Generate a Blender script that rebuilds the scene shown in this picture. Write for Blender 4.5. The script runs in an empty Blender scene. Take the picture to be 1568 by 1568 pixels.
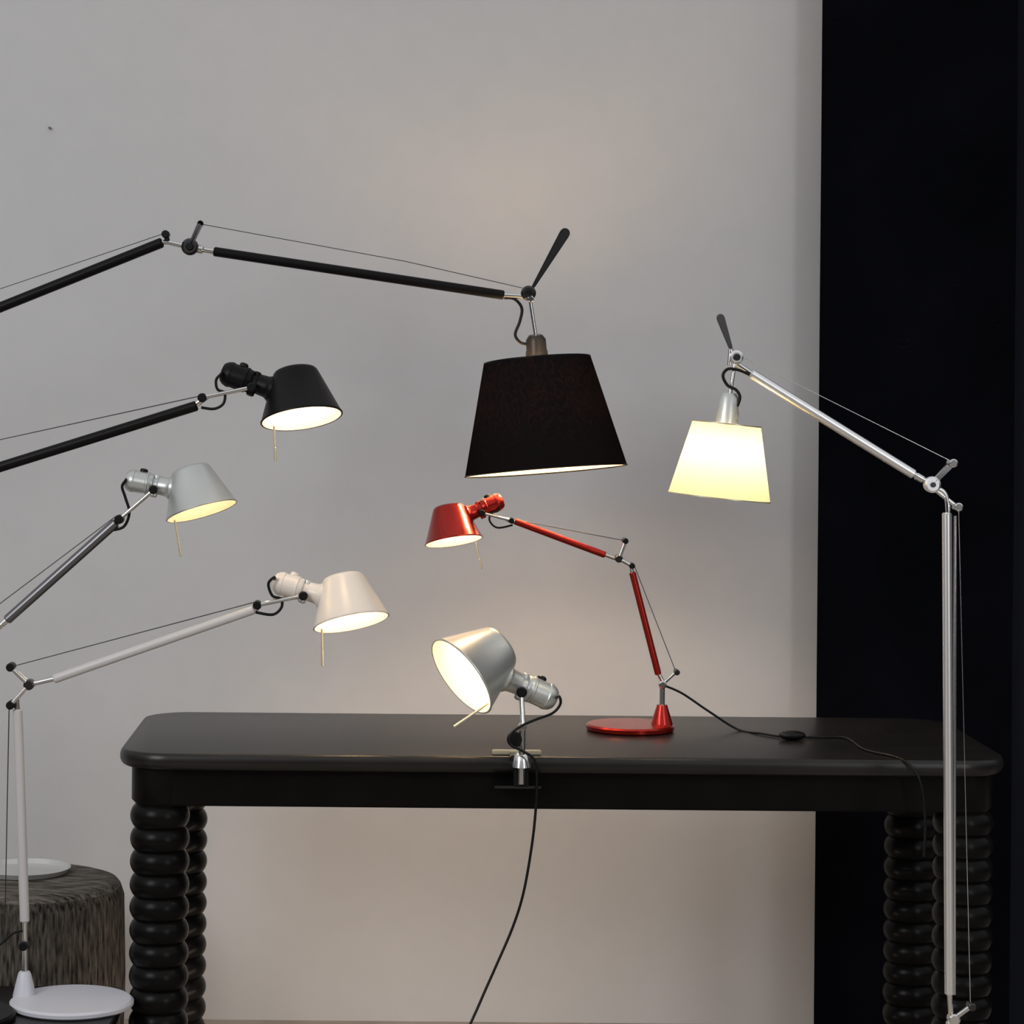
import bpy, bmesh, math, random
from mathutils import Vector, Matrix
random.seed(3)
F=3800.0; CAMZ=1.43
CM=Matrix.Translation((0,0,CAMZ))@Matrix.Rotation(math.pi/2,4,'X')@Matrix.Rotation(math.radians(0.5),4,'Z')
def P(x,y,D):
    return CM@Vector(((x-600)/F*D,(600-y)/F*D,-D))
def PZ(x,y,z):
    o=CM.translation; d=P(x,y,1.0)-o
    return o+d*((z-o.z)/d.z)
# ---------------- materials
def mat(name,col,rough=.5,metal=0,spec=.5,coat=0,em=None,es=0,ior=1.5):
    m=bpy.data.materials.new(name); m.use_nodes=True
    b=m.node_tree.nodes['Principled BSDF']
    b.inputs['Base Color'].default_value=(*col,1); b.inputs['Roughness'].default_value=rough
    b.inputs['Metallic'].default_value=metal; b.inputs['Specular IOR Level'].default_value=spec
    b.inputs['Coat Weight'].default_value=coat; b.inputs['IOR'].default_value=ior
    if em: b.inputs['Emission Color'].default_value=(*em,1); b.inputs['Emission Strength'].default_value=es
    return m
def noise_mix(m,c1,c2,scale=(1,1,1),ns=5,detail=4,bump=0,bd=.01,lo=.35,hi=.65):
    nt=m.node_tree; N=nt.nodes; L=nt.links; b=N['Principled BSDF']
    tc=N.new('ShaderNodeTexCoord'); mp=N.new('ShaderNodeMapping'); mp.inputs['Scale'].default_value=scale
    nz=N.new('ShaderNodeTexNoise'); nz.inputs['Scale'].default_value=ns; nz.inputs['Detail'].default_value=detail
    cr=N.new('ShaderNodeValToRGB'); cr.color_ramp.elements[0].position=lo; cr.color_ramp.elements[1].position=hi
    cr.color_ramp.elements[0].color=(*c1,1); cr.color_ramp.elements[1].color=(*c2,1)
    L.new(tc.outputs['Object'],mp.inputs[0]); L.new(mp.outputs[0],nz.inputs[0]); L.new(nz.outputs[0],cr.inputs[0]); L.new(cr.outputs[0],b.inputs['Base Color'])
    if bump:
        bp=N.new('ShaderNodeBump'); bp.inputs['Strength'].default_value=bump; bp.inputs['Distance'].default_value=bd
        L.new(nz.outputs[0],bp.inputs['Height']); L.new(bp.outputs[0],b.inputs['Normal'])
    return m
M={}
M['wall']=noise_mix(mat('wall_plaster',(.6,.6,.6),.9,spec=.2),(.604,.602,.602),(.616,.614,.614),(1,1,1),14,6,.08,.002)
M['floor']=noise_mix(mat('floor_concrete',(.3,.28,.26),.7),(.36,.31,.26),(.44,.38,.32),(1,1,1),6,6)
M['curtain']=noise_mix(mat('curtain_cloth',(.01,.01,.014),.95,spec=.05),(.0045,.005,.008),(.008,.0085,.013),(1,.5,1),4,3)
M['panel']=mat('dark_panel',(.014,.015,.020),.9,spec=.05)
M['table']=noise_mix(mat('black_lacquer_wood',(.01,.01,.01),.32,spec=.5,ior=1.40),(.010,.009,.008),(.016,.0145,.013),(1,18,1),6,4)
M['leg']=noise_mix(mat('black_lacquer_turned_wood',(.01,.01,.01),.30,spec=.5,ior=1.2),(.0035,.003,.003),(.006,.0055,.005),(1,1,1),6,4)
M['chrome']=mat('chrome',(.75,.74,.72),.16,1)
M['alu']=mat('polished_aluminium',(.95,.95,.95),.36,1)
M['dark']=mat('black_plastic',(.006,.006,.006),.4,spec=.5,ior=1.3)
M['knob']=mat('dark_steel',(.08,.08,.08),.3,1)
M['black']=mat('black_paint',(.0045,.004,.0045),.42,spec=.5,ior=1.25)
M['silver']=mat('silver_paint',(.60,.62,.60),.36,.65)
M['greytube']=mat('grey_anodised',(.18,.18,.19),.35,.9)
M['white']=mat('white_enamel',(.80,.73,.66),.3)
M['whitebase']=mat('white_base_enamel',(.60,.60,.65),.4)
M['whitetube']=mat('white_tube',(.58,.56,.55),.35)
M['red']=mat('red_anodised',(.40,.014,.006),.27,.75,coat=.3)
M['inner']=mat('shade_inner_white',(.86,.77,.62),.6)
M['cream']=mat('cream_metal',(.75,.68,.50),.3,.6)
M['glass']=mat('tray_glass',(.62,.62,.60),.12,.3)
def bulbmat(n,s,c=(1,.78,.50)):
    return mat(n,(1,1,1),.5,em=c,es=s)
M['bulb']=bulbmat('bulb_glow',62)
M['bulb2']=bulbmat('bulb_glow_soft',22)
M['bulb3']=bulbmat('bulb_glow_clamp',40)
def fabric(name,outc,transc,innerc,tw,contrast):
    m=bpy.data.materials.new(name); m.use_nodes=True; nt=m.node_tree; N=nt.nodes; L=nt.links
    for n in list(N): N.remove(n)
    out=N.new('ShaderNodeOutputMaterial'); g=N.new('ShaderNodeNewGeometry')
    tc=N.new('ShaderNodeTexCoord'); nz=N.new('ShaderNodeTexNoise'); nz.inputs['Scale'].default_value=260; nz.inputs['Detail'].default_value=3
    mp=N.new('ShaderNodeMapping'); mp.inputs['Scale'].default_value=(1,1,.45); L.new(tc.outputs['Object'],mp.inputs[0]); L.new(mp.outputs[0],nz.inputs[0])
    cr=N.new('ShaderNodeValToRGB'); cr.color_ramp.elements[0].position=.42; cr.color_ramp.elements[1].position=.66
    cr.color_ramp.elements[0].color=(*[c*contrast for c in transc],1); cr.color_ramp.elements[1].color=(*transc,1); L.new(nz.outputs[0],cr.inputs[0])
    d=N.new('ShaderNodeBsdfDiffuse'); d.inputs[0].default_value=(*outc,1)
    t=N.new('ShaderNodeBsdfTranslucent'); L.new(cr.outputs[0],t.inputs[0])
    mo=N.new('ShaderNodeMixShader'); mo.inputs[0].default_value=tw; L.new(d.outputs[0],mo.inputs[1]); L.new(t.outputs[0],mo.inputs[2])
    di=N.new('ShaderNodeBsdfDiffuse'); di.inputs[0].default_value=(*innerc,1)
    mx=N.new('ShaderNodeMixShader'); L.new(g.outputs['Backfacing'],mx.inputs[0]); L.new(mo.outputs[0],mx.inputs[1]); L.new(di.outputs[0],mx.inputs[2])
    L.new(mx.outputs[0],out.inputs[0]); return m
M['fabric_black']=fabric('black_shade_fabric',(.012,.012,.0135),(.0020,.00095,.00045),(.9,.85,.75),.42,.05)
M['fabric_cream']=fabric('cream_shade_parchment',(.75,.68,.50),(.95,.82,.55),(.9,.85,.7),.55,.95)
# ---------------- helpers
PAR=[None]
def parent(name,loc=(0,0,0)):
    e=bpy.data.objects.new(name,None); e.location=loc; e.empty_display_size=.05
    bpy.context.collection.objects.link(e); PAR[0]=e; return e
def link(me,name,m,smooth=True,ang=35):
    o=bpy.data.objects.new(name,me); bpy.context.collection.objects.link(o)
    if m: me.materials.append(M[m])
    if smooth and isinstance(me,bpy.types.Mesh):
        for p in me.polygons: p.use_smooth=True
        me.set_sharp_from_angle(angle=math.radians(ang))
    if PAR[0]:
        o.parent=PAR[0]; o.matrix_parent_inverse=Matrix.Translation(-PAR[0].location)
    return o
def frame(a,ref=None):
    a=a.normalized(); 
    r=ref if ref else (Vector((0,1,0)) if abs(a.y)<.9 else Vector((1,0,0)))
    x=(r-a*r.dot(a)).normalized(); return x,a.cross(x),a
def lathe(name,prof,o,a,m,segs=48,ang=35,capa=False,capb=False):
    x,y,z=frame(Vector(a)); o=Vector(o); bm=bmesh.new(); rings=[]
    for r,h in prof:
        if r<1e-7: rings.append([bm.verts.new(o+z*h)])
        else: rings.append([bm.verts.new(o+z*h+(x*math.cos(t)+y*math.sin(t))*r) for t in [2*math.pi*i/segs for i in range(segs)]])
    for A,B in zip(rings,rings[1:]):
        for i in range(segs):
            j=(i+1)%segs
            if len(A)==1 and len(B)==1: break
            if len(A)==1: bm.faces.new((A[0],B[j],B[i]))
            elif len(B)==1: bm.faces.new((A[i],A[j],B[0]))
            else: bm.faces.new((A[i],A[j],B[j],B[i]))
    me=bpy.data.meshes.new(name); bm.to_mesh(me); bm.free(); return link(me,name,m,ang=ang)
def rod(name,p,q,r,m,r2=None,segs=20):
    p=Vector(p);q=Vector(q); L=(q-p).length; r2=r if r2 is None else r2; c=min(r,r2)*.25
    return lathe(name,[(0,0),(r-c,0),(r,c),(r2,L-c),(r2-c,L),(0,L)],p,q-p,m,segs)
def disc(name,p,r,w,m):
    return rod(name,Vector(p)-Vector((0,w/2,0)),Vector(p)+Vector((0,w/2,0)),r,m,segs=28)
def cat(pts,n=8):
    out=[]; P_=[pts[0]]+list(pts)+[pts[-1]]
    for i in range(1,len(P_)-2):
        a,b,c,d=P_[i-1],P_[i],P_[i+1],P_[i+2]
        for k in range(n):
            t=k/n; out.append(.5*((2*b)+(c-a)*t+(2*a-5*b+4*c-d)*t*t+(-a+3*b-3*c+d)*t**3))
    out.append(pts[-1]); return out
def cable(name,pts,r,m,smooth=True):
    pts=[Vector(p) for p in pts]
    if smooth: pts=cat(pts)
    cu=bpy.data.curves.new(name,'CURVE'); cu.dimensions='3D'; cu.bevel_depth=r; cu.bevel_resolution=3; cu.use_fill_caps=True
    s=cu.splines.new('POLY'); s.points.add(len(pts)-1)
    for i,p in enumerate(pts): s.points[i].co=(*p,1)
    cu.materials.append(M[m]); return link(cu,name,None)
def box(name,lo,hi,m,bev=.003):
    bm=bmesh.new(); bmesh.ops.create_cube(bm,size=1)
    lo=Vector(lo);hi=Vector(hi)
    for v in bm.verts: v.co=Vector([(lo[i]+hi[i])/2+v.co[i]*(hi[i]-lo[i]) for i in range(3)])
    if bev: bmesh.ops.bevel(bm,geom=bm.edges[:],offset=bev,segments=2,affect='EDGES')
    me=bpy.data.meshes.new(name); bm.to_mesh(me); bm.free(); return link(me,name,m)
def plate(name,pts2,D,th,m):
    bm=bmesh.new(); A=[bm.verts.new(P(x,y,D)-Vector((0,th/2,0))) for x,y in pts2]; B=[bm.verts.new(v.co+Vector((0,th,0))) for v in A]
    bm.faces.new(A); bm.faces.new(B[::-1]); n=len(A)
    for i in range(n): bm.faces.new((A[i],B[i],B[(i+1)%n],A[(i+1)%n]))
    bmesh.ops.recalc_face_normals(bm,faces=bm.faces[:])
    bmesh.ops.bevel(bm,geom=bm.edges[:],offset=th*.2,segments=2,affect='EDGES')
    me=bpy.data.meshes.new(name); bm.to_mesh(me); bm.free(); return link(me,name,m)
def fin(name,p0,p1,w0,w1,D,th,m):
    a=Vector((p1[0]-p0[0],p1[1]-p0[1])); L=a.length; a/=L; n=Vector((-a.y,a.x)); pts=[]
    for k in range(9):
        t=math.pi*k/8-math.pi/2; pts.append((p1[0]+a.x*math.cos(t)*w1+n.x*math.sin(t)*w1, p1[1]+a.y*math.cos(t)*w1+n.y*math.sin(t)*w1))
    for k in range(5):
        t=math.pi*k/4+math.pi/2; pts.append((p0[0]+a.x*math.cos(t)*w0+n.x*math.sin(t)*w0, p0[1]+a.y*math.cos(t)*w0+n.y*math.sin(t)*w0))
    return plate(name,pts,D,th,m)
# ---------------- jointed-lamp head
def head(C,D,R,ang,tilt,m,side=-1,bulb='bulb',neckang=28,nk=None,fork_to=None,lever=None,inner='inner',u=None):
    u=D/F; Rm=R*u; c=P(C[0],C[1],D)
    t=math.radians(ang); a2=Vector((math.sin(t),0,math.cos(t)))
    l=Vector((side*math.cos(t),0,-side*math.sin(t)))
    a=(a2*math.cos(math.radians(tilt))+Vector((0,1,0))*math.sin(math.radians(tilt))).normalized()
    o=lambda r,h:(r*Rm,h*Rm)
    lathe('shade',[o(.965,.0),o(.985,-.012),o(1.01,.0),o(1.012,.025),o(.99,.04),o(.57,1.12),o(.545,1.18),o(.50,1.23),o(.44,1.255),o(.3,1.265),(0,1.27*Rm)],c,a,m,64,50)
    lathe('shade_inside',[o(.965,.0),o(.955,.05),o(.545,1.08),o(.50,1.17),o(.4,1.21),(0,1.22*Rm)],c,a,inner,64,60)
    nd=(l*math.cos(math.radians(neckang))+a*math.sin(math.radians(neckang))).normalized()
    n0=c+a*(.86*Rm)+l*(.62*Rm)
    lathe('neck',[(0,-.22*Rm),o(.35,-.22),o(.33,.04),o(.31,.06),o(.265,.14),o(.25,.36),o(.23,.38),o(.19,.38),o(.19,.56),(0,.56*Rm)],n0,nd,m,40)
    lathe('socket_housing',[(0,.52*Rm),o(.26,.52),o(.28,.55),o(.29,.64),o(.315,.66),o(.315,.70),o(.30,.72),o(.30,1.04),o(.315,1.06),o(.315,1.12),o(.28,1.22),o(.22,1.29),o(.1,1.32),(0,1.32*Rm)],n0,nd,m,40)
    sw=n0+nd*(.46*Rm)
    up=a*math.cos(math.radians(neckang))-l*math.sin(math.radians(neckang))
    rod('switch_knob',n0+nd*.85*Rm+up*.26*Rm,n0+nd*.85*Rm+up*.38*Rm,.11*Rm,'dark' if m!='white' else m)
    kp=sw-up*.12*Rm
    rod('swivel_axle',kp-Vector((0,.36*Rm,0)),kp+Vector((0,.36*Rm,0)),.075*Rm,'knob')
    disc('swivel_knob',kp-Vector((0,.36*Rm,0)),.12*Rm,.1*Rm,'dark')
    rod('swivel_bracket',sw-up*.34*Rm,sw+up*.28*Rm,.1*Rm,m if m!='white' else 'silver')
    bc=c+a*(.62*Rm)
    lathe('bulb',[(0,-.22*Rm),o(.12,-.19),o(.19,-.1),o(.21,0),o(.18,.11),o(.11,.2),o(.09,.3),(0,.32*Rm)],bc,(a*.4+nd).normalized(),bulb,20)
    if fork_to:
        q=P(fork_to[0],fork_to[1],D)
        for s in (-1,1):
            rod('fork_rod',kp+Vector((0,s*.30*Rm,0)),q+Vector((0,s*.12*Rm,0)),.05*Rm,'chrome')
    if lever:
        p=P(*lever[0],D); q=P(*lever[1],D); dd=Vector((0,-.1*Rm,0))
        rod('tilt_lever',p+dd,q+dd,.028*Rm,'cream'); rod('tilt_lever_grip',p+(q-p)*.6+dd,q+dd,.034*Rm,'cream')
    return c,a,nd,n0+nd*1.3*Rm
# =============== ROOM
PAR[0]=None
box('wall_back',(-3.2,5.64,0),(3.6,5.76,3.1),'wall',0)
box('floor',(-3.2,-.5,-.1),(3.6,5.76,0),'floor',0)
lathe('wall_nail',[(0,-.004),(.003,-.004),(.003,.004),(0,.004)],P(76,196,5.634),(0,-1,0),'knob',12)
def cloth(name,x0,x1,y,amp,k,m):
    bm=bmesh.new(); nx=120; nz=60; g=[]
    for j in range(nz+1):
        z=.006+2.7*j/nz; row=[]
        for i in range(nx+1):
            t=i/nx; x=x0+(x1-x0)*t
            yy=y+amp*(.6*math.sin(k*x+.5*math.sin(z*1.3))+.4*math.sin(2.3*k*x+z*.8))+.003*math.sin(z*9)*math.sin(x*20)
            row.append(bm.verts.new((x,yy,z)))
        g.append(row)
    for j in range(nz):
        for i in range(nx): bm.faces.new((g[j][i],g[j][i+1],g[j+1][i+1],g[j+1][i]))
    bmesh.ops.solidify(bm,geom=bm.faces[:],thickness=.003)
    me=bpy.data.meshes.new(name); bm.to_mesh(me); bm.free(); return link(me,name,m)
xe=P(1253,784,5.52).x
cloth('black_curtain',xe,P(1553,784,5.52).x,5.52,.006,14,'curtain')
box('wall_panel_dark',(P(1540,784,5.56).x,5.56,0),(3.2,5.60,3.0),'panel',0)
# =============== TABLE
TZ=.75; TY0=4.634; TY1=5.25; TX0=-.512; TX1=1.17
parent('dining_table',((TX0+TX1)/2,(TY0+TY1)/2,0))
def rr(x0,x1,y0,y1,rad,n=14):
    out=[]
    for cx,cy,s in ((x1-rad,y0+rad,-90),(x1-rad,y1-rad,0),(x0+rad,y1-rad,90),(x0+rad,y0+rad,180)):
        for k in range(n+1):
            t=math.radians(s+90*k/n); out.append((cx+rad*math.cos(t),cy+rad*math.sin(t)))
    return out
def slab(name,x0,x1,y0,y1,rad,layers,m):
    bm=bmesh.new(); R_=[]
    for off,z in layers:
        R_.append([bm.verts.new((x,y,z)) for x,y in rr(x0-off,x1+off,y0-off,y1+off,rad+off)])
    for A,B in zip(R_,R_[1:]):
        n=len(A)
        for i in range(n): bm.faces.new((A[i],A[(i+1)%n],B[(i+1)%n],B[i]))
    bm.faces.new(R_[-1]); bm.faces.new(R_[0][::-1])
    me=bpy.data.meshes.new(name); bm.to_mesh(me); bm.free(); return link(me,name,m)
T=.032
lay=[(-.012,TZ-T)]+[(-.012+.012*math.sin(math.pi/2*k/6),TZ-T/2-(T/2)*math.cos(math.pi/2*k/6)) for k in range(1,6)]+[(-.008+.008*math.cos(math.pi/2*k/6),TZ-T/2+(T/2)*math.sin(math.pi/2*k/6)) for k in range(0,7)]
slab('tabletop',TX0,TX1,TY0,TY1,.10,lay,'table')
ins=.022; ax0=TX0+ins;ax1=TX1-ins;ay0=TY0+ins;ay1=TY1-ins; az=.648
LR=.055
box('apron_front',(ax0+.05,ay0+.008,az),(ax1-.05,ay0+.035,TZ-T+.001),'leg')
box('apron_back',(ax0+.05,ay1-.035,az),(ax1-.05,ay1-.008,TZ-T+.001),'leg')
box('apron_left',(ax0+.008,ay0+.05,az),(ax0+.035,ay1-.05,TZ-T+.001),'leg')
box('apron_right',(ax1-.035,ay0+.05,az),(ax1-.008,ay1-.05,TZ-T+.001),'leg')
def leg(name,cx,cy):
    bm=bmesh.new(); ns=48; rows=[]
    zs=[0,.002,.03]; z0=.035; z1=.645; n=14*14
    zs+= [z0+(z1-z0)*i/n for i in range(n+1)]+[z1+.004,z1+.010,TZ-T+.001]
    for z in zs:
        if z<z0: r=.050 if z>.001 else .047
        elif z>z1+.008: r=LR-.001
        elif z>z1: r=.048
        else:
            p=((z-z0)*14/(z1-z0))%1.0
            r=.0465+.0100*(math.sin(math.pi*p))**.7
        rows.append([bm.verts.new((cx+r*math.cos(2*math.pi*i/ns),cy+r*math.sin(2*math.pi*i/ns),z)) for i in range(ns)])
    for A,B in zip(rows,rows[1:]):
        for i in range(ns): bm.faces.new((A[i],A[(i+1)%ns],B[(i+1)%ns],B[i]))
    bm.faces.new(rows[-1]); bm.faces.new(rows[0][::-1])
    me=bpy.data.meshes.new(name); bm.to_mesh(me); bm.free(); return link(me,name,'leg',ang=60)
lx0=ax0+LR+.002; lx1=ax1-LR-.002; ly0=ay0+LR; ly1=ay1-LR
leg('leg_1',lx0,ly0); leg('leg_2',lx0,ly1); leg('leg_3',lx1,ly0); leg('leg_4',lx1,ly1)
# =============== LOW SIDE TABLE
LZ=P(110,1532,4.67).z-.002
parent('side_table',(-.9,4.55,0))
slab('side_table_top',-1.42,-.50,4.30,4.79,.03,[(-.003,LZ-.025),(0,LZ-.022),(0,LZ-.003),(-.003,LZ)],'leg')
for i,(x,y) in enumerate([(-1.37,4.35),(-.55,4.35),(-1.37,4.74),(-.55,4.74)]):
    rod('side_table_leg_%d'%(i+1),(x,y,0),(x,y,LZ-.024),.015,'black')
# =============== POUF
pc=P(40,1345,5.2); pr=.205; pz=pc.z
m=mat('corded_pouf_fabric',(.2,.18,.16),.95,spec=.1)
noise_mix(m,(.015,.013,.011),(.15,.13,.11),(1,1,.12),190,7,.9,.006,.34,.70); M['pouf']=m
m=mat('corded_pouf_top_fabric',(.2,.18,.16),.95,spec=.1)
noise_mix(m,(.035,.030,.025),(.25,.22,.19),(.25,1.6,1),110,7,.9,.006,.34,.70); M['pouftop']=m
parent('pouf',(pc.x,5.2,0))
lathe('pouf_body',[(0,.0),(pr-.03,0),(pr-.008,.012),(pr,.04),(pr+.004,pz*.5),(pr,pz-.035),(pr-.007,pz-.014)],(pc.x,5.2,0),(0,0,1),'pouf',96)
lathe('pouf_top',[(pr-.007,pz-.014),(pr-.014,pz-.005),(pr-.03,pz),(0,pz+.002)],(pc.x,5.2,0),(0,0,1),'pouftop',96)
tc_=PZ(38,1330,pz+.01)
parent('glass_tray',(tc_.x,tc_.y,pz))
lathe('tray_dish',[(0,.003),(.085,.003),(.094,.012),(.097,.012),(.09,.001),(0,.001)],(tc_.x,tc_.y,pz+.002),(0,0,1),'glass',64)
# =============== shared lamp parts
def base(c,z,r,mt,stem_px,D,cone=True):
    lathe('base_disc',[(0,0),(r-.004,0),(r,.003),(r,.009),(r-.005,.013),(0,.014)],(c[0],c[1],z),(0,0,1),mt,72)
def joint3(D,cen,k1,k2,u,big=8,small=6.5,m='knob'):
    disc('elbow_hub',P(*cen,D),big*u,22*u,m)
    for k in (k1,k2):
        rod('elbow_bar',P(*cen,D)+Vector((0,-8*u,0)),P(*k,D)+Vector((0,-8*u,0)),3*u,'chrome')
        rod('elbow_bar',P(*cen,D)+Vector((0,8*u,0)),P(*k,D)+Vector((0,8*u,0)),3*u,'chrome')
        disc('elbow_knob',P(*k,D),small*u,24*u,'dark')
# ---- white desk lamp
D=4.67;u=D/F
bc=PZ(110,1530,LZ+.012)
parent('desk_lamp',(bc.x,bc.y,LZ))
base((bc.x,bc.y),LZ,94*u,'whitebase',None,D)
c,a,nd,se=head((538,953),D,59,-12,17,'white',-1,'bulb',28,fork_to=(395,926),lever=((493,962),(494,1020)))
rod('upper_arm',P(390,933,D),P(82,1040,D),7*u,'whitetube')
rod('upper_arm_tip',P(398,926,D),P(388,934,D),5*u,'chrome')
disc('wrist_knob',P(394,926,D),6.5*u,22*u,'dark')
rod('upper_arm_end',P(84,1039,D),P(45,1048,D),3.8*u,'chrome')
joint3(D,(45,1048),(17,1021),(17,1079),u)
rod('lower_arm_tip',P(25,1068,D),P(27,1090,D),4.5*u,'chrome')
rod('lower_arm',P(27,1086,D),P(38,1412,D),7.5*u,'whitetube')
rod('lower_arm_end',P(38,1410,D),P(38,1448,D),4*u,'chrome')
disc('base_knob',P(37,1447,D),7*u,24*u,'dark'); 
stem=P(38,1448,D)
rod('base_stem',stem,(stem.x,stem.y,LZ+.05),4*u,'chrome')
lathe('base_cone',[(18*u,.010),(17*u,.016),(10*u,.052),(8*u,.056),(0,.056)],(stem.x,stem.y,LZ),(0,0,1),'whitebase',32)
cable('tension_wire',[P(17,1021,D),P(390,922,D)],.8*u,'knob',False)
cable('tension_wire_low',[P(14,1080,D),P(9,1340,D),P(8,1400,D)],.8*u,'knob',False)
cable('power_cable',[se,P(420,884,D),P(411,894,D),P(417,912,D),P(430,917,D),P(431,930,D),P(418,941,D),P(394,938,D),P(388,936,D)],2.2*u,'dark')
cable('base_cable',[P(37,1425,D),P(22,1428,D),P(5,1442,D),P(-25,1470,D),P(-60,1520,4.73)],2*u,'dark')
# ---- silver desk lamp
D=4.74;u=D/F
bc=PZ(-285,1528,LZ+.01)
parent('desk_lamp',(bc.x,4.69,LZ))
base((bc.x,4.66),LZ,.112,'silver',None,D)
c,a,nd,se=head((309,783),D,56,-17,11,'silver',-1,'bulb2',27,fork_to=(183,795),lever=((268,796),(278,852)))
disc('wrist_knob',P(183,795,D),7*u,24*u,'dark')
rod('upper_arm_tip',P(183,795,D),P(170,808,D),5*u,'chrome')
rod('upper_arm',P(178,800,D),P(10,950,D),7.5*u,'greytube')
rod('upper_arm_end',P(12,948,D),P(-30,986,D),5*u,'chrome')
joint3(D,(-30,986),(-58,968),(-52,1018),u)
e=Vector((bc.x+.06,4.68,LZ+.055))
rod('lower_arm',P(-52,1018,D),e,7.5*u,'greytube')
lathe('base_cone',[(18*u,.010),(17*u,.016),(10*u,.052),(8*u,.056),(0,.062)],(e.x,e.y,LZ),(0,0,1),'silver',32)
cable('tension_wire',[P(-58,968,D),P(178,790,D)],.8*u,'knob',False)
cable('power_cable',[se,P(193,735,D),P(187,745,D),P(192,762,D),P(198,785,D),P(190,806,D),P(172,812,D)],2.2*u,'dark')
# ---- black desk lamp
D=4.60;u=D/F
bc=PZ(-74,1552,LZ+.01)
parent('desk_lamp',(bc.x,bc.y,LZ))
base((bc.x,bc.y),LZ,.116,'black',None,D)
c,a,nd,se=head((462,641),D,63,-9,16,'black',-1,'bulb',28,fork_to=(310,609),lever=((420,652),(422,706)))
disc('wrist_knob',P(310,609,D),7*u,24*u,'dark')
rod('upper_arm_tip',P(318,606,D),P(298,621,D),5*u,'chrome')
rod('upper_arm',P(302,621,D),P(-70,737,D),8*u,'black')
joint3(D,(-90,743),(-118,722),(-112,772),u)
rod('upper_arm_end',P(-68,736,D),P(-90,743,D),4.5*u,'chrome')
e=Vector((bc.x-.03,bc.y,LZ+.055))
rod('lower_arm',P(-112,772,D),e,8*u,'black')
lathe('base_cone',[(18*u,.010),(17*u,.016),(10*u,.052),(8*u,.056),(0,.062)],(e.x,e.y,LZ),(0,0,1),'black',32)
cable('tension_wire',[P(-118,722,D),P(-40,682,D),P(308,606,D)],.8*u,'knob',False)
cable('power_cable',[se,P(338,573,D),P(331,582,D),P(333,596,D),P(344,602,D),P(342,618,D),P(328,626,D),P(308,624,D)],2.2*u,'dark')
# ---- red desk lamp on table
bc=PZ(965,1109,TZ+.012)
D=bc.y;u=D/F
parent('desk_lamp',(bc.x,bc.y,TZ))
lathe('base_disc',[(0,0),(64*u,0),(67*u,.003),(67.5*u,.010),(65*u,.0135),(0,.0145)],(bc.x,bc.y,TZ),(0,0,1),'red',72)
c,a,nd,se=head((695,829),D,44.5,-9,13,'red',1,'bulb',14,fork_to=(783,797),lever=((729,830),(738,872)))
disc('wrist_knob',P(783,797,D),4.5*u,18*u,'dark')
rod('upper_arm_tip',P(775,795,D),P(792,801,D),3.5*u,'chrome')
rod('upper_arm',P(788,798,D),P(927,850,D),5.2*u,'red')
rod('upper_arm_end',P(925,849,D),P(947,857,D),3*u,'chrome')
joint3(D,(947,855),(957,828),(967,866),u,6,4.5)
rod('lower_arm_tip',P(966,864,D),P(968,880,D),3*u,'chrome')
rod('lower_arm',P(968,876,D),P(1008,1033,D),5.2*u,'red')
rod('lower_arm_end',P(1008,1031,D),P(1016,1046,D),3*u,'chrome')
stem=P(1014,1048,D); disc('base_hub',stem,6*u,18*u,'chrome')
rod('base_bar',P(1014,1048,D),P(1035,1029,D),2.6*u,'chrome'); disc('base_knob',P(1036,1029,D),4.5*u,16*u,'knob')
rod('base_stem',stem,(stem.x,stem.y,TZ+.04),4.2*u,'chrome')
lathe('base_cone',[(17*u,.012),(16*u,.018),(9*u,.047),(8*u,.052),(0,.053)],(stem.x,stem.y,TZ),(0,0,1),'red',32)
cable('tension_wire',[P(957,828,D),P(800,798,D),P(770,793,D)],.6*u,'knob',False)
cable('tension_wire_low',[P(972,868,D),P(1035,1029,D)],.6*u,'knob',False)
cable('head_cable',[se,P(766,772,D),P(763,782,D),P(752,786,D),P(750,798,D),P(762,808,D),P(785,804,D)],1.6*u,'dark')
def T_(x,y): return PZ(x,y,TZ+.003)
q1=T_(1368,1158); 
cable('power_cord',[P(1018,1050,D),P(1045,1062,D),P(1085,1089,D),T_(1130,1117),T_(1165,1123),T_(1200,1128),T_(1255,1129),T_(1295,1130),T_(1325,1148),q1,
   Vector((T_(1392,1166).x,TY0-.001,TZ-.002)),P(1404,1185,4.615),P(1413,1215,4.61),P(1417,1260,4.61),P(1415,1312,4.61)],1.8*u,'dark')
sp=PZ(1213,1127,TZ+.008)
bm=bmesh.new(); bmesh.ops.create_uvsphere(bm,u_segments=24,v_segments=12,radius=1)
for v in bm.verts: v.co=Vector((sp.x+v.co.x*.027,sp.y+v.co.y*.018,TZ+.0095+v.co.z*.0095))
me=bpy.data.meshes.new('cord_switch'); bm.to_mesh(me); bm.free(); link(me,'cord_switch','dark')
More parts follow.
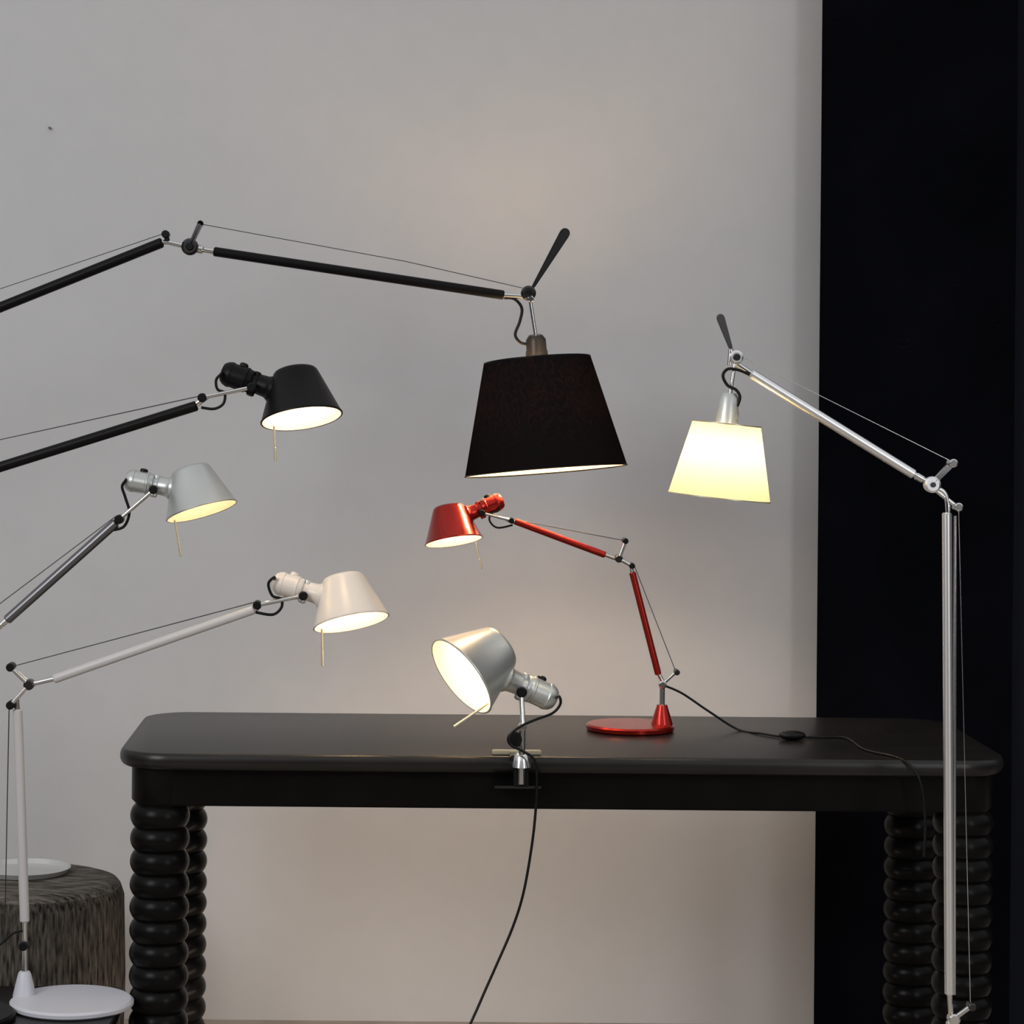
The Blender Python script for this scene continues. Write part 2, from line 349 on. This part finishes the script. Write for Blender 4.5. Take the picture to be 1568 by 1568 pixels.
# ---- clamp lamp
D=4.60;u=D/F
parent('clamp_lamp',P(800,1165,D))
c,a,nd,se=head((706,1036),D,68,55,24,'silver',1,'bulb3',33,fork_to=(801,1112),lever=((748,1076),(695,1112)))
disc('fork_knob',P(800,1112,D),6*u,22*u,'chrome')
disc('clamp_knob',P(788,1132,D),12*u,14*u,'dark')
rod('knob_axle',P(788,1132,D),P(803,1128,D),4*u,'chrome')
rod('clamp_stem',P(800,1110,D),P(799,1162,D-.0),5*u,'chrome')
cx=P(793,1150,4.62).x
def yb(name,x0,x1,y0,y1,z0,z1,m,b=.0015): return box(name,(x0,y0,z0),(x1,y1,z1),m,b)
yb('clamp_top_jaw',cx-.014,cx+.022,4.612,4.675,TZ+.0005,TZ+.006,'knob')
yb('clamp_wing',cx-.046,cx+.046,4.655,4.672,TZ+.001,TZ+.009,'cream')
yb('clamp_back',cx-.008,cx+.020,4.609,4.616,TZ-.052,TZ+.006,'dark')
yb('clamp_low_jaw',cx-.044,cx+.044,4.609,4.650,TZ-.055,TZ-.050,'knob')
rod('clamp_post',(cx+.006,4.606,TZ-.046),(cx+.006,4.606,TZ-.012),6*u,'chrome')
rod('clamp_screw',(cx,4.648,TZ-.054),(cx,4.648,TZ-T),.005,'chrome')
lathe('clamp_collar',[(15*u,-.012),(13*u,0),(11*u,8*u),(6*u,14*u),(0,15*u)],(P(799,1160,D).x,4.606,TZ-.002),(0,0,1),'chrome',32)
cable('power_cable',[se,P(856,1066,D),P(858,1078,D),P(846,1092,D),P(820,1102,D),P(798,1112,D-.02),P(783,1124,D-.02),P(782,1140,D-.02),P(800,1150,D-.02),P(817,1162,D-.015),P(822,1185,4.59),P(821,1230,4.60),P(815,1290,4.60),P(802,1365,4.60),P(785,1420,4.6),P(757,1485,4.59),P(735,1535,4.58),P(700,1620,4.55),P(690,1700,4.54),PZ(640,1780,.004),PZ(500,1800,.004)],2.1*u,'dark')
# ---- large black shade floor lamp
D=5.10;u=D/F
bx=P(-330,560,D).x
parent('arc_floor_lamp',(bx,D,0))
lathe('base_disc',[(0,0),(.165,0),(.17,.004),(.17,.016),(.165,.02),(0,.022)],(bx,D,0),(0,0,1),'black',64)
rod('pole',(bx,D,.02),(bx,D,P(-330,640,D).z),.011,'black')
rod('pole_link',(bx,D,P(-330,640,D).z),P(-245,569,D),.006,'chrome')
rod('rear_arm',P(-245,569,D),P(249,371,D),8*u,'black')
cable('elbow_link',[P(245,372,D),P(256,371,D),P(270,374,D),P(291,379,D)],4*u,'chrome')
disc('elbow_knob',P(254,359,D),6*u,22*u,'dark'); rod('elbow_pin',P(254,359,D),P(257,371,D),4*u,'dark')
disc('elbow_hub',P(291,378,D),13*u,16*u,'knob'); disc('elbow_cap',P(291,378,D),6*u,22*u,'dark')
fin('elbow_bar',(291,378),(307,343),3.5,4.5,D,20*u,'chrome')
rod('front_arm_tip',P(291,379,D),P(328,385,D),4.5*u,'chrome'); rod('front_arm_socket',P(302,381,D),P(312,383,D),7*u,'chrome')
rod('front_arm',P(327,385,D),P(772,452,D),7.3*u,'black')
rod('front_arm_end',P(770,452,D),P(808,454,D),4*u,'chrome')
disc('head_hub',P(809,449,D),11.5*u,18*u,'knob'); disc('head_hub_cap',P(809,449,D),5*u,24*u,'dark')
fin('counter_fin',(816,440),(865,357),2.5,8,D,10*u,'knob')
disc('head_pin',P(812,458,D),5*u,22*u,'chrome')
rod('shade_rod',P(811,455,D),P(821,520,D),3*u,'chrome')
cable('tension_wire',[P(307,343,D),P(620,400,D),P(800,441,D)],.6*u,'knob',False)
cable('rear_wire',[P(250,358,D),P(-230,520,D)],.6*u,'knob',False)
cable('power_cable',[P(772,456,D),P(788,458,D),P(799,472,D),P(796,492,D),P(789,512,D),P(796,524,D),P(806,527,D)],2.4*u,'dark')
def fshade(bot,top,Rb,Rt,D,tilt,m,bm_,capm,cap_top,cap_r,bh=.52):
    u=D/F; b0=P(*bot,D); t0=P(*top,D); a=(t0-b0); H=a.length; a.normalize()
    a=(a*math.cos(math.radians(tilt))+Vector((0,1,0))*math.sin(math.radians(tilt)))
    lathe('fabric_shade',[(Rb*u,0),(Rt*u,H)],b0,a,m,96)
    rimm='cream' if capm=='silver' else 'black'
    lathe('bottom_rim',[(Rb*u-1.5*u,0),(Rb*u-1.5*u,2*u),(Rb*u+.6*u,2*u),(Rb*u+.6*u,0),(Rb*u-1.5*u,0)],b0,a,rimm,96)
    lathe('top_rim',[(Rt*u-1.5*u,H-2*u),(Rt*u-1.5*u,H),(Rt*u+.5*u,H),(Rt*u+.5*u,H-2*u),(Rt*u-1.5*u,H-2*u)],b0,a,rimm,96)
    t1=b0+a*H; x,y,_=frame(a)
    for k in range(3):
        d=x*math.cos(k*2.094+.4)+y*math.sin(k*2.094+.4)
        rod('spider_arm',t1+a*(-4*u),t1+d*(Rt*u-1*u)-a*2*u,1.5*u,'chrome',segs=8)
    ct=P(*cap_top,D); L_=(ct-(t1-a*30*u)).length
    lathe('socket_cap',[(0,0),(cap_r*u,0),(cap_r*u,L_*.62),(cap_r*.93*u,L_*.66),(cap_r*.9*u,L_*.9),(cap_r*.6*u,L_),(0,L_)],t1-a*30*u,ct-(t1-a*30*u),capm,32)
    r=14*u if Rb<100 else 20*u
    cb=b0+a*(H*bh)
    lathe('bulb',[(0,-r*1.1),(r*.6,-r*.85),(r*.95,-r*.3),(r,.1*r),(r*.7,r*.8),(r*.45,r*1.3),(r*.45,r*1.8),(0,r*1.8)],cb,a,bm_,24)
    return b0,a,H
M['bulb_big']=bulbmat('bulb_glow_big',170,(1,.68,.40)); M['bulb_r']=bulbmat('bulb_glow_right',58,(1,.86,.62))
M['capdark']=mat('socket_dark_grey',(.022,.02,.018),.35,.3)
fshade((836,722),(823,550),124.5,82,D,4,'fabric_black','bulb_big','capdark',(820,513),17,.56)
# ---- aluminium floor lamp on the right
D=4.42;u=D/F
pb=P(1456,1560,D)
parent('floor_lamp',(pb.x,D,0))
lathe('base_disc',[(0,0),(.145,0),(.15,.004),(.15,.014),(.145,.018),(0,.02)],(pb.x,D,0),(0,0,1),'alu',64)
rod('lower_pole',(pb.x,D,.018),P(1456,1563,D),.009,'alu')
rod('pole',P(1450,785,D),P(1454,1523,D),7.5*u,'alu')
rod('pole_side_tube',P(1463,790,D+.01),P(1461,1523,D+.01),2.4*u,'chrome')
rod('pole_end',P(1454,1520,D),P(1456,1552,D),4*u,'chrome')
disc('lower_hub',P(1460,1560,D),9*u,20*u,'chrome'); rod('lower_bar',P(1460,1560,D),P(1486,1541,D),4*u,'chrome'); disc('lower_knob',P(1487,1540,D),6*u,22*u,'knob')
disc('elbow_hub',P(1427,742,D),12.5*u,18*u,'alu'); disc('elbow_hub_cap',P(1427,742,D),4*u,24*u,'knob')
rod('arm_tip',P(1427,742,D),P(1398,725,D),4.5*u,'chrome')
rod('arm_collar',P(1414,735,D),P(1402,728,D),6*u,'chrome')
fin('elbow_bar',(1430,738),(1457,710),3.5,4.5,D,18*u,'chrome'); disc('elbow_knob',P(1458,709,D),6.5*u,24*u,'chrome')
cable('elbow_link',[P(1430,748,D),P(1443,752,D),P(1450,765,D),P(1452,788,D)],4*u,'chrome'); 
rod('elbow_bar_low',P(1432,750,D),P(1465,776,D),3.5*u,'chrome'); disc('elbow_knob_low',P(1466,776,D),6.5*u,24*u,'chrome')
rod('upper_arm',P(1150,572,D),P(1400,727,D),7.5*u,'alu')
rod('upper_arm_tip',P(1127,556,D),P(1152,573,D),4*u,'chrome')
disc('head_hub',P(1127,547,D),10.5*u,18*u,'alu'); disc('head_hub_cap',P(1127,547,D),5.5*u,24*u,'knob')
fin('counter_fin',(1119,534),(1103,487),3,6.5,D,9*u,'chrome')
rod('head_bar',P(1119,534,D),P(1117,560,D),4*u,'chrome')
rod('shade_rod',P(1126,552,D),P(1117,608,D),3*u,'chrome')
cable('tension_wire',[P(1134,545,D),P(1460,708,D)],.6*u,'chrome',False)
cable('tension_wire_low',[P(1468,780,D),P(1486,1540,D)],.6*u,'chrome',False)
cable('power_cable',[P(1148,574,D-.01),P(1132,567,D-.01),P(1115,565,D-.01),P(1107,575,D-.01),P(1114,590,D-.01),P(1127,597,D-.01),P(1133,608,D-.01),P(1129,622,D-.01)],2.4*u,'dark')
fshade((1101,762),(1113,648),78,52,D,0,'fabric_cream','bulb_r','silver',(1117,602),17)
# =============== LIGHT
PAR[0]=None
w=bpy.data.worlds.new('World'); bpy.context.scene.world=w; w.use_nodes=True
N=w.node_tree.nodes; L=w.node_tree.links; bg=N['Background']
tc=N.new('ShaderNodeTexCoord'); sx=N.new('ShaderNodeSeparateXYZ'); cr=N.new('ShaderNodeValToRGB')
mr=N.new('ShaderNodeMapRange'); mr.inputs[1].default_value=-1; mr.inputs[2].default_value=1
L.new(tc.outputs['Generated'],sx.inputs[0]); L.new(sx.outputs['Z'],mr.inputs[0]); L.new(mr.outputs[0],cr.inputs[0]); L.new(cr.outputs[0],bg.inputs[0])
cr.color_ramp.elements[0].position=.53; cr.color_ramp.elements[0].color=(.04,.04,.045,1)
cr.color_ramp.elements[1].position=.72; cr.color_ramp.elements[1].color=(.75,.76,.79,1)
bg.inputs[1].default_value=.80
def area(name,loc,tgt,sx_,sy_,e,col):
    l=bpy.data.lights.new(name,'AREA'); l.shape='RECTANGLE'; l.size=sx_; l.size_y=sy_; l.energy=e; l.color=col
    o=bpy.data.objects.new(name,l); bpy.context.collection.objects.link(o); o.location=loc
    o.rotation_euler=(Vector(tgt)-Vector(loc)).to_track_quat('-Z','Y').to_euler(); return o
area('softbox_left',(-2.4,1.6,2.7),(.2,5.6,1.3),1.6,1.6,56,(1,1,1))
area('softbox_right',(2.6,.6,1.9),(1.0,4.6,1.3),.6,2.2,22,(.97,.98,1))
area('under_table_warm_fill',(.0,4.95,.06),(.0,5.64,.42),.9,.08,1.7,(1,.82,.66))  # added unseen fill that warms the lower wall; no actual lamp under the table
# =============== CAMERA
cd=bpy.data.cameras.new('camera'); co=bpy.data.objects.new('camera',cd); bpy.context.collection.objects.link(co)
co.matrix_world=CM; cd.sensor_width=36; cd.lens=F/1568*36; cd.shift_x=184/1568; cd.shift_y=-184/1568
bpy.context.scene.camera=co
bpy.context.scene.view_settings.view_transform='Standard'
